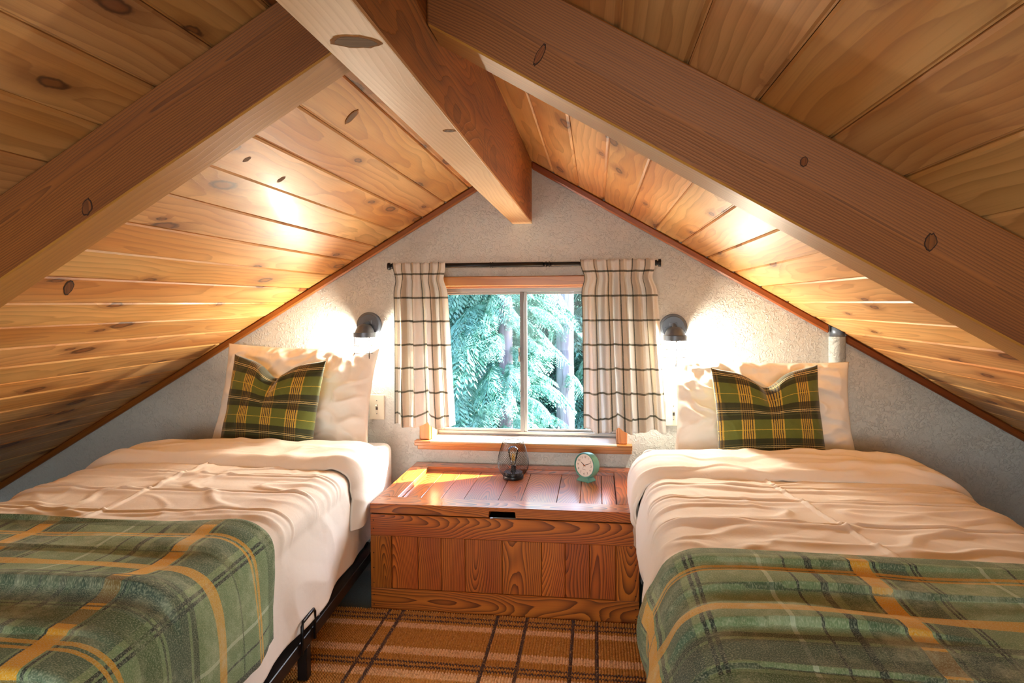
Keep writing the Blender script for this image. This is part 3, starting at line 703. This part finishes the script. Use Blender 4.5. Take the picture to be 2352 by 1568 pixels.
# ------------------------------------------------------------------ beds
BW, BL, ZM = .96, 1.90, .487
def fold_profile(x0, x1, ztop, R0, R1, hem0, hem1, n):
    """cross-section over a mattress from the x0-side hem up, over and down to the x1-side hem: list of (pos, normal, arc)"""
    pts = []
    def add(x, z, nx, nz): pts.append((x, z, nx, nz))
    for k in range(14): z = hem0+(ztop-R0-hem0)*k/14; add(x0, z, -1, 0)
    for k in range(10): a = PI-(PI/2)*k/10; add(x0+R0+R0*math.cos(a), ztop-R0+R0*math.sin(a), math.cos(a), math.sin(a))
    for k in range(40): add(x0+R0+(x1-R1-x0-R0)*k/40, ztop, 0, 1)
    for k in range(10): a = PI/2-(PI/2)*k/10; add(x1-R1+R1*math.cos(a), ztop-R1+R1*math.sin(a), math.cos(a), math.sin(a))
    for k in range(15): z = ztop-R1-(ztop-R1-hem1)*k/14; add(x1, z, 1, 0)
    L = [0]
    for a, b in zip(pts, pts[1:]): L.append(L[-1]+math.hypot(b[0]-a[0], b[1]-a[1]))
    out = []; j = 0
    for i in range(n+1):
        s = L[-1]*i/n
        while j < len(L)-2 and L[j+1] < s: j += 1
        k = (s-L[j])/max(1e-9, L[j+1]-L[j]); a, b = pts[j], pts[j+1]
        q = [a[m]+(b[m]-a[m])*k for m in range(4)]; h = math.hypot(q[2], q[3]); out.append((q[0], q[1], q[2]/h, q[3]/h, s))
    return out, L[-1]

def draped(name, Mb, prof, path, disp, mat, nt, uvf=None, thick=.004):
    """path(t)->(y, offset along profile normal, dz); disp(x,y,z,nx,nz,s,t)->(extra normal offset, dz)"""
    vs, uv = [], []
    for j in range(nt+1):
        t = j/nt; y, off, dz, tl = path(t)
        for (x, z, nx, nz, s) in prof:
            d, ez = disp(x, y, z, nx, nz, s, t)
            zz = z+nz*(off+d)+dz*(1)+ez
            vs.append((x+nx*(off+d), y, max(zz, .02))); uv.append(uvf(s, tl, x) if uvf else (s, tl))
    w = len(prof)
    fs = [(j*w+i, j*w+i+1, (j+1)*w+i+1, (j+1)*w+i) for j in range(nt) for i in range(w-1)]
    o = mesh(name, vs, fs, mat, None, Mb, True, uv, local=True)
    m = o.modifiers.new('thickness', 'SOLIDIFY'); m.thickness = thick; m.offset = 0
    return o

def ridge(d, w): return math.exp(-(d/w)**2)
def N3(a, b, c): return noise.noise((a, b, c))

def bed(Mb, inner, tagd, seed):
    """local frame: head edge of the mattress at y=0, foot at -BL; x from 0..BW; inner=+1 when the x=BW side faces the chest, -1 when x=0 does"""
    loc = Mb.translation; rz = Mb.to_euler().z
    # --- frame
    fr_ = empty('bed_frame', (loc.x, loc.y, 0), tagd['frame'], 'bed frame', 'black twin bed frames', rz=rz)
    bk = M['black_metal']
    def lb(name, x0, x1, y0, y1, z0, z1, bev=.002, par=None):
        o = board(name, x0, x1, y0, y1, z0, z1, 'y' if y1-y0 > x1-x0 else 'x', bk, None, bev)
        o.matrix_world = Mb @ Matrix.LocRotScale(o.location, o.rotation_euler, None); o.parent = par or fr_
        o.matrix_parent_inverse = world_of(par or fr_).inverted(); return o
    for xa in (-.028, BW-.007): lb('side_rail', xa, xa+.035, -BL+.03, -.02, .112, .152)
    for ya in (-BL+.03, -.06): lb('end_rail', .0075, BW-.0075, ya, ya+.035, .112, .152)
    for k in range(9): lb('slat', .008, BW-.008, -.20-k*.19, -.16-k*.19, .143, .155, .001)
    for xa in (-.026, BW-.004):
        for ya in (-.10, -1.05, -BL+.05): lb('leg', xa, xa+.03, ya-.015, ya+.015, .0115 if ya < -.6 and (xa > .5) == (inner > 0) else .0005, .1115)
    xs = BW+.028 if inner > 0 else -.028; sg = 1 if inner > 0 else -1
    pts = [(xs+sg*.006, -1.115, .118), (xs+sg*.006, -1.115, .20), (xs+sg*.006, -1.108, .21), (xs+sg*.006, -1.03, .21), (xs+sg*.006, -1.022, .20), (xs+sg*.006, -1.022, .118)]
    bm = bmesh.new(); tube_bm(bm, pts, .005, 8); o = bmesh_obj('retainer_bar', bm, bk, fr_, Mb, True)
    Ms = Mb @ Matrix.Translation((BW+.012 if inner > 0 else -.012, -.95, .152)); lathe('rail_bolt', [(0, 0), (.009, 0), (.008, .003), (0, .004)], M['alu'], fr_, Ms, 12)
    # --- mattress with fitted sheet
    bm = bmesh.new(); bmesh.ops.create_cube(bm, size=1)
    for v in bm.verts: v.co = Vector((BW/2+v.co.x*BW, -BL/2+v.co.y*BL, (.1545+ZM)/2+v.co.z*(ZM-.1545)))
    bmesh.ops.bevel(bm, geom=bm.edges[:], offset=.035, segments=4, affect='EDGES', profile=.5)
    o = bmesh_obj('mattress', bm, M['sheet'], None, Mb, True); tag(o, tagd['mattress'], 'mattress', 'twin mattresses in fitted sheets')
    # --- comforter, turned back at the head
    rin, rout = .06, .13
    R0, R1 = (rout, rin) if inner > 0 else (rin, rout)
    hin, hout = tagd['hem'], .20
    h0, h1 = (hout, hin) if inner > 0 else (hin, hout)
    prof, Ls = fold_profile(-.012, BW+.012, ZM+.012, R0, R1, h0, h1, 270)
    yh = tagd['fold_back']; LF = tagd['fold_len']; yf = -BL-.02
    L1 = abs(yf-yh); LT = L1+.06+LF
    def cpath(t):
        d = t*(LT+.30)-.30                 # starts hanging at the foot
        if d < 0: return (yf-.0, .03, -.0+d*1.0, d)
        if d < L1: return (yf+d, .030+.0, 0, d)
        if d < L1+.06:
            a = (d-L1)/.06*PI; return (yh+.026*math.sin(a), .030+.021*(1-math.cos(a)), 0, d)
        q = d-L1-.06
        return (yh-q, .072-.006*(q/LF)-.030*max(0, (q/LF-.80)/.20)**2, 0, d)
    creases_y = tagd['creases_y']; cx = tagd['crease_x']
    def cdisp(x, y, z, nx, nz, s, t):
        top = max(0, nz); side = 1-top; q = t*(LT+.30)-.30-L1-.06; fold = q > -.03
        sd_ = seed+(40 if fold else 0)
        inn = nx*inner > .3
        d = .010*N3(x*2.2, y*2.0, sd_)+.005*N3(x*2.0, y*7, sd_+2)+.004*N3(x*9, y*12, sd_+5)
        rg = 1-abs(N3(x*3+N3(x*3, y*3, sd_)*1.2, y*8, sd_+9))*3.2; d += .013*max(0, rg-.5)*top
        rg = 1-abs(N3(x*6+y*4, y*5-x*3, sd_+13))*3.4; d += .009*max(0, rg-.55)*(.4+N3(x*2, y*2, sd_+15))
        if not fold:
            for cy in creases_y: d += .0075*ridge(y-cy-.012*N3(x*3, cy*9, seed), .006)*top+.005*ridge(y-cy+.025, .016)*top
            d += .007*ridge(x-cx[0]-cx[1]*(y+1)-.006*N3(y*5, 2, seed), .005)*top
            d += .012*math.sin(min(1, max(0, (y+1.9)/1.5))*PI)*top
        else:
            d += .010*N3(x*2.5+y*6, y*9, sd_+3)*top+.006*N3(x*14, y*4, sd_+6)
        ws = min(1, max(0, (side-.2)/.7)); ws = ws*ws*(3-2*ws); ez = 0
        if ws > 0:
            drop = max(0, ZM-z); k = min(1, drop/.3); bul = tagd['bulge'] if inn else .01
            e = -.022+bul*math.sin(min(1, k*1.25)*PI)+.012*k*(math.sin(y*9+seed)+.6*math.sin(y*17+seed*2))*.5+.010*N3(y*7, z*2.5, seed+20)*min(1, drop/.1)+.010*max(0, 1-abs(N3(y*4+z*2, z*4, seed+24))*2.3-.4)
            if inn and y > -.66: e = min(e, tagd['squeeze'])                # squeezed beside the chest
            d = d*(1-ws*.75)+e*ws
            ez = ws*.012*math.sin(y*3.1+seed)*k
            if fold: ez += ws*max(0, (ZM-.02-z))*.45                        # the turned-back corner hangs less deep
        return d, ez
    o = draped('comforter', Mb, prof, cpath, cdisp, M['cotton'], 480, thick=.006)
    tag(o, tagd['comforter'], 'comforter', 'cream comforters turned back on the beds')
    # --- plaid throw over the foot half
    hi = tagd['throw_hem']; hb = (.22, hi) if inner > 0 else (hi, .22)
    prof2, Ls2 = fold_profile(-.030, BW+.030, ZM+.040, R0+.02, R1+.02, hb[0], hb[1], 210)
    yb = tagd['throw_back']; Lb = abs(yf-.02-yb)
    def bpath(t):
        d = t*(Lb+.26+.05)-.05
        if d < 0:                                                      # rolled thick back edge
            a = -d/.05*PI*.9; return (yb+.006*math.sin(a)*1.2-.02*(-d/.05), .017-.010*(1-math.cos(a))*.5+.004, 0, d)
        if d < Lb: return (yb-d, .022+.006*math.sin(min(1, d/.1)*PI), 0, d)
        return (yf-.025, .022, -(d-Lb), d)
    def bdisp(x, y, z, nx, nz, s, t):
        top = max(0, nz); side = 1-top; inn = nx*inner > .3
        d = .010*N3(x*2.2, y*2.0, seed)+.012*math.sin(min(1, max(0, (y+1.9)/1.5))*PI)*top+.004
        d += .006*N3(x*1.6, y*11, seed+61)+.004*N3(x*5, y*16, seed+63)
        for (cy, w, h, sl) in tagd['throw_folds']:
            yy = y-cy-sl*(x-.5)-.02*N3(x*2.3, cy*7, seed)
            amp = .55+.45*N3(x*2.1, cy*5, seed+70)*2
            d += 1.35*h*max(0, amp)*(1/(1+math.exp(-yy/w*2.2)) if yy < 0 else math.exp(-(yy/(w*5))**2))*2*top
        ws = min(1, max(0, (side-.2)/.7)); ws = ws*ws*(3-2*ws)
        if ws > 0:
            drop = max(0, ZM+.02-z); k = min(1, drop/.3); bul = tagd['bulge'] if inn else .01
            e = -.006+bul*math.sin(min(1, k*1.25)*PI)+.020*k*(math.sin(y*13+seed)*.6+.6*math.sin(y*23+seed*3))+.010*N3(y*9, z*2, seed+77)*min(1, drop/.1)+.01*k
            for (cy, w, h, sl) in tagd['throw_folds']: e -= .9*h*ridge(y-cy-.03, .018)*k
            d = d*(1-ws*.75)+max(e, -.012)*ws
        return d, 0
    o = draped('throw_blanket', Mb, prof2, bpath, bdisp, M['blanket'], 190, uvf=lambda s, tl, x: (s+tagd['uoff'], tl), thick=.005)
    tag(o, tagd['throw'], 'blanket', 'green plaid throws across the beds')

def pillow(name, w, h, T, Mx, mat, seed, label, cat, group, dip=0., flange=0., nw=110, nh=84, wr=1.0):
    vs, uv, fs = [], [], []
    for sidei, s in enumerate((1, -1)):
        for j in range(nh+1):
            for i in range(nw+1):
                a, b = -1+2*i/nw, -1+2*j/nh
                fa, fb = max(0, 1-abs(a)**2.6), max(0, 1-abs(b)**2.6)
                th = T/2*(fa*fb)**.55
                x = w/2*a*(1-.05*(1-b*b)); y = h/2*b*(1-.06*(1-a*a))
                ed = min(1, fa*3)*min(1, fb*3)
                n_ = wr*(.010*N3(a*2.2, b*2.2, seed)+.006*N3(a*5+b*2, b*4-a*2, seed+4)*1.0)
                rg = 1-abs(N3(a*3.2+.8*N3(b*3, a*2, seed), b*2.4, seed+8))*2.3; n_ += wr*.009*max(0, rg-.5)
                rg = 1-abs(N3(a*8, b*2.2+5, seed+12))*2.0; n_ += wr*.007*max(0, rg-.45)*max(0, b*.9)   # gathers along the top edge
                z = s*(th+n_*ed*(1 if s > 0 else .3))
                if dip:
                    g_ = math.exp(-(a/.30)**2)*max(0, (b+.25)/1.25)**1.6
                    y -= dip*g_*(1 if b > .0 else .3); y += dip*.22*max(0, b)*abs(a)**2*1.4
                    z -= s*T*.30*math.exp(-(a/.10)**2)*max(0, b)**1.2*ed if s > 0 else 0
                    z += s*.014*math.exp(-((abs(a)-.2)/.10)**2)*max(0, b)**2*ed
                z += .004*N3(a*3, b*3, seed+30)
                vs.append((x, y, z)); uv.append((w/2*a+1, h/2*b+1))
    W1 = nw+1; n0 = (nh+1)*W1
    for j in range(nh):
        for i in range(nw):
            q = (j*W1+i, j*W1+i+1, (j+1)*W1+i+1, (j+1)*W1+i); fs.append(q); fs.append(tuple(n0+k for k in reversed(q)))
    me = bpy.data.meshes.new(name); me.from_pydata(vs, [], fs)
    uvl = me.uv_layers.new(name='UVMap')
    for lp in me.loops: uvl.data[lp.index].uv = uv[lp.vertex_index]
    bm = bmesh.new(); bm.from_mesh(me); bmesh.ops.remove_doubles(bm, verts=bm.verts, dist=.0006); bm.to_mesh(me); bm.free()
    o = link(name, me, mat, None, Mx, True)
    return tag(o, label, cat, group)

def lean(x, y, z, w, h, tilt, roll, yaw=0):
    """pillow frame standing on its lower edge at (x,y,z): local y up the pillow, local z towards the room"""
    up = Vector((math.sin(roll), math.sin(tilt), math.cos(tilt))).normalized()
    out = Vector((math.sin(yaw), -math.cos(tilt), math.sin(tilt)))
    out = (out-up*out.dot(up)).normalized()
    return frame(Vector((x, y, z))+up*(h/2), up, out)

th = math.radians(3.0)
MbL = Matrix.Translation((-.600, -.035, 0)) @ Matrix.Rotation(th, 4, 'Z') @ Matrix.Translation((-BW, 0, 0))
MbR = Matrix.Translation((.520, -.035, 0)) @ Matrix.Rotation(math.radians(-.5), 4, 'Z')
bed(MbL, +1, dict(frame='black metal twin bed frame with a leg and retainer bar showing over the rug', mattress='white sheeted mattress corner beside the chest under the slope without the pipe',
    comforter='cream cotton comforter with a sunlit edge, on the bed under the slope without the pipe', throw='green and mustard plaid throw with a hanging corner above the bed rail',
    hem=.180, bulge=.004, squeeze=.006, fold_back=-.40, fold_len=.28, creases_y=(-.80, -.98, -1.17), crease_x=(.45, .05), throw_back=-1.315, throw_hem=.275, uoff=.255,
    throw_folds=((-1.34, .012, .007, .0), (-1.50, .02, .004, .02), (-1.70, .018, .013, -.03), (-1.84, .03, .006, .0))), 3)
bed(MbR, -1, dict(frame='black metal twin bed frame hidden by bedding on the pipe side of the chest', mattress='white sheeted mattress under the slope with the white pipe',
    comforter='cream cotton comforter with long packing creases, on the bed by the pipe', throw='green and mustard plaid throw with deep crosswise wrinkles on the bed by the pipe',
    hem=.12, bulge=.034, squeeze=-.012, fold_back=-.40, fold_len=.27, creases_y=(-.74, -.90, -1.10), crease_x=(.42, -.18), throw_back=-1.37, throw_hem=.10, uoff=.195,
    throw_folds=((-1.33, .014, .008, .0), (-1.44, .015, .009, .0), (-1.55, .02, .009, .03), (-1.70, .018, .014, .0), (-1.82, .03, .006, .0))), 11)

pillow('pillow', .74, .462, .15, lean(-1.030, -.195, .487, .74, .462, math.radians(17), math.radians(1.5)), M['sheet'], 5, 'white cotton pillow leaning on the gable wall under the sconce away from the pipe', 'pillow', 'white pillows at the bed heads', wr=2.0)
pillow('pillow', .71, .408, .15, lean(.998, -.195, .487, .71, .408, math.radians(17), math.radians(1)), M['sheet'], 21, 'rumpled white pillow leaning on the gable wall below the stucco pipe', 'pillow', 'white pillows at the bed heads', wr=2.4)
pillow('throw_cushion', .425, .395, .14, lean(-1.060, -.345, .490, .425, .395, math.radians(14), math.radians(3.5)), M['cushion'], 31, 'olive plaid cushion with a chopped top, on the bed away from the clock', 'cushion', 'plaid cushions on the beds', dip=.060, wr=.5)
pillow('throw_cushion', .405, .372, .14, lean(.992, -.345, .490, .405, .372, math.radians(14), math.radians(-2)), M['cushion'], 44, 'olive plaid cushion with a chopped top, on the bed below the stucco pipe', 'cushion', 'plaid cushions on the beds', dip=.055, wr=.5)

# ------------------------------------------------------------------ rug
rg_ = empty('rug', (0, -1.5, 0), 'woven jute rug with dark and pale plaid lines between the beds', 'rug')
RX0, RX1, RY0, RY1 = -.80, .68, -2.5, -.634
rb_ = board('rug_base', RX0, RX1, RY0, RY1, .0005, .004, 'y', M['rug'], rg_, 0)
def rug_weave():
    px, py = .0092, .0098; vs, fs = [], []
    nx, ny = int((RX1-RX0)/px), int((RY1-(-1.95))/py)
    rr = random.Random(5)
    for j in range(ny):
        for i in range(nx):
            cx, cy = RX0+(i+.5)*px+rr.uniform(-.0006, .0006), RY1-(j+.5)*py+rr.uniform(-.0007, .0007); h = .0065+rr.uniform(0, .002); b = len(vs)
            a, c = px*.56, py*.47
            vs += [(cx-a, cy, .0035), (cx-a*.5, cy-c, .0035), (cx+a*.5, cy-c, .0035), (cx+a, cy, .0035), (cx+a*.5, cy+c, .0035), (cx-a*.5, cy+c, .0035), (cx-a*.45, cy, .0035+h*.9), (cx+a*.45, cy, .0035+h)]
            fs += [(b, b+1, b+6), (b+1, b+2, b+7, b+6), (b+2, b+3, b+7), (b+3, b+4, b+7), (b+4, b+5, b+6, b+7), (b+5, b, b+6)]
    Mr = frame(((RX0+RX1)/2, (RY0+RY1)/2, .002), (0, 1, 0), (0, 0, 1)); o = mesh('weave', vs, fs, M['rug'], rg_, Mr, True); o['kind'] = 'stuff'
rug_weave()

# ------------------------------------------------------------------ outside: ground and conifers
GZ = -2.6
o = mesh('ground', [(-40, .3, GZ), (40, .3, GZ), (40, 60, GZ+6), (-40, 60, GZ+6), (-40, .3, GZ-.5), (40, .3, GZ-.5), (40, 60, GZ+5.5), (-40, 60, GZ+5.5)],
         [(0, 1, 2, 3), (7, 6, 5, 4), (0, 4, 5, 1), (1, 5, 6, 2), (2, 6, 7, 3), (3, 7, 4, 0)], M['ground'])
tag(o, kind='structure')
def spray_mesh(seed, L=1.0):
    """flat drooping cedar spray along +x"""
    r = random.Random(seed); vs, fs = [], []
    def leaf(p, d, n, l, w):
        b = len(vs); s = d.cross(n).normalized()*w
        vs.extend([p, p+d*l*.45+s, p+d*l, p+d*l*.45-s]); fs.append((b, b+1, b+2, b+3))
    def stem(p, q, w):
        b = len(vs); d = (q-p).normalized(); s = d.cross(Vector((0, 0, 1))).normalized()*w; u = Vector((0, 0, w))
        vs.extend([p+s, p-s, p+u, q+s*.6, q-s*.6, q+u*.6]); fs.extend([(b, b+1, b+4, b+3), (b+1, b+2, b+5, b+4), (b+2, b, b+3, b+5)])
    N_ = 20; prev = None
    for i in range(N_):
        t = i/(N_-1); p = Vector((L*t, .05*math.sin(t*4+seed), -L*.42*t*t+.06*math.sin(t*3)))
        if prev is not None: stem(prev, p, .006*(1-t)+.0015)
        tan = Vector((1, 0, -.84*t)).normalized(); prev = p
        if t < .06: continue
        for s in (-1, 1):
            l2 = L*(.36*math.sin(PI*min(1, t*.85+.12))**.8+.04)*r.uniform(.75, 1.15)
            d2 = (tan*.75+Vector((0, s*.85, -.30+r.uniform(-.15, .1)))).normalized()
            m2 = 9
            for k in range(m2):
                q = (k+.6)/m2; pp_ = p+d2*l2*q+Vector((0, 0, -l2*.42*q*q)); dd = (d2+Vector((0, 0, -.9*q))).normalized()
                for s3 in (-1, 1):
                    side = dd.cross(Vector((0, 0, 1))).normalized()*s3
                    d3 = (dd*.8+side*.7+Vector((0, 0, r.uniform(-.45, .05)))).normalized()
                    leaf(pp_, d3, Vector((r.uniform(-.3, .3), r.uniform(-.3, .3), 1)).normalized(), l2*.30*(1-.45*q), l2*.045)
    me = bpy.data.meshes.new('branch'); me.from_pydata([tuple(v) for v in vs], [], fs); me.update(); me.materials.append(M['leaf']); return me
SPR = [spray_mesh(i) for i in range(6)]
def conifer(x, y, rad, z0, z1, nb, bl, label, seed, zlow=-.6, zhigh=2.6, arc=(0, 2*PI), group='conifers outside the window', reach=1.0):
    r = random.Random(seed); gz = GZ+6*(y-.3)/59.7
    t = empty('conifer_tree', (x, y, gz), label, 'tree', group)
    n, m = 28, 26; vs, fs = [], []
    for j in range(m+1):
        z = gz-.05+(z1-gz)*j/m
        for k in range(n):
            a = 2*PI*k/n; rr = rad*(1.15-.25*j/m)*(1+.05*N3(math.cos(a)*4, math.sin(a)*4, z*1.2+seed)+.035*N3(math.cos(a)*11, math.sin(a)*11, z*2.2+seed)); vs.append((x+rr*math.cos(a), y+rr*math.sin(a), z))
    for j in range(m):
        for k in range(n): fs.append((j*n+k, j*n+(k+1) % n, (j+1)*n+(k+1) % n, (j+1)*n+k))
    mesh('trunk', vs, fs, M['bark'], t, frame((x, y, 0), (0, 0, 1), (0, 1, 0)), True)
    for k in range(nb):
        a = arc[0]+(arc[1]-arc[0])*((k*.618) % 1); z = zlow+(zhigh-zlow)*((k+.5)/nb)+r.uniform(-.1, .1)
        s = bl*r.uniform(.65, 1.2)*(1-(1-reach)*max(0, math.cos(a+.5))**.7)
        o = bpy.data.objects.new('branch', SPR[k % len(SPR)]); COL.objects.link(o)
        st = r.uniform(0, .25)*bl
        o.location = (x+(rad*.6+st)*math.cos(a), y+(rad*.6+st)*math.sin(a), z); o.rotation_euler = (r.uniform(-.35, .35), r.uniform(-.15, .30), a+r.uniform(-.2, .2)); o.scale = (s, s, s)
        o.parent = t; o.matrix_parent_inverse = Matrix.Translation((-x, -y, -gz))
# positions follow from the sight lines through the window and a trunk of 20 to 28 cm
conifer(-.82, 5.2, .085, 0, 6.5, 130, .95, 'cedar with drooping feathery sprays close to the house', 1, -.9, 3.0, group=None, reach=.42)
conifer(-.125, 6.6, .118, 0, 8, 16, .7, 'bare straight trunk with furrowed pale bark behind the glass', 2, -1.0, 4.0, group=None)
conifer(-2.6, 6.2, .11, 0, 8, 70, 1.3, 'bushy cedar standing beyond the curtain on the bed side without the clock', 3, -1.0, 3.4, group=None)
for i, (x, y) in enumerate([(-1.9, 9.5), (.9, 9.8), (-.7, 11.5), (-3.6, 11), (.1, 14), (2.3, 11.5), (-2.0, 15), (-5.5, 13), (1.5, 16), (-.9, 18), (-3.6, 17), (4.2, 15), (-7, 18)]):
    conifer(x, y, .14, 0, 9, 46, 1.7, 'dark green conifer in the woods behind the nearer trunks', 20+i, -1.2, 3.8, group='background conifers of the wood')
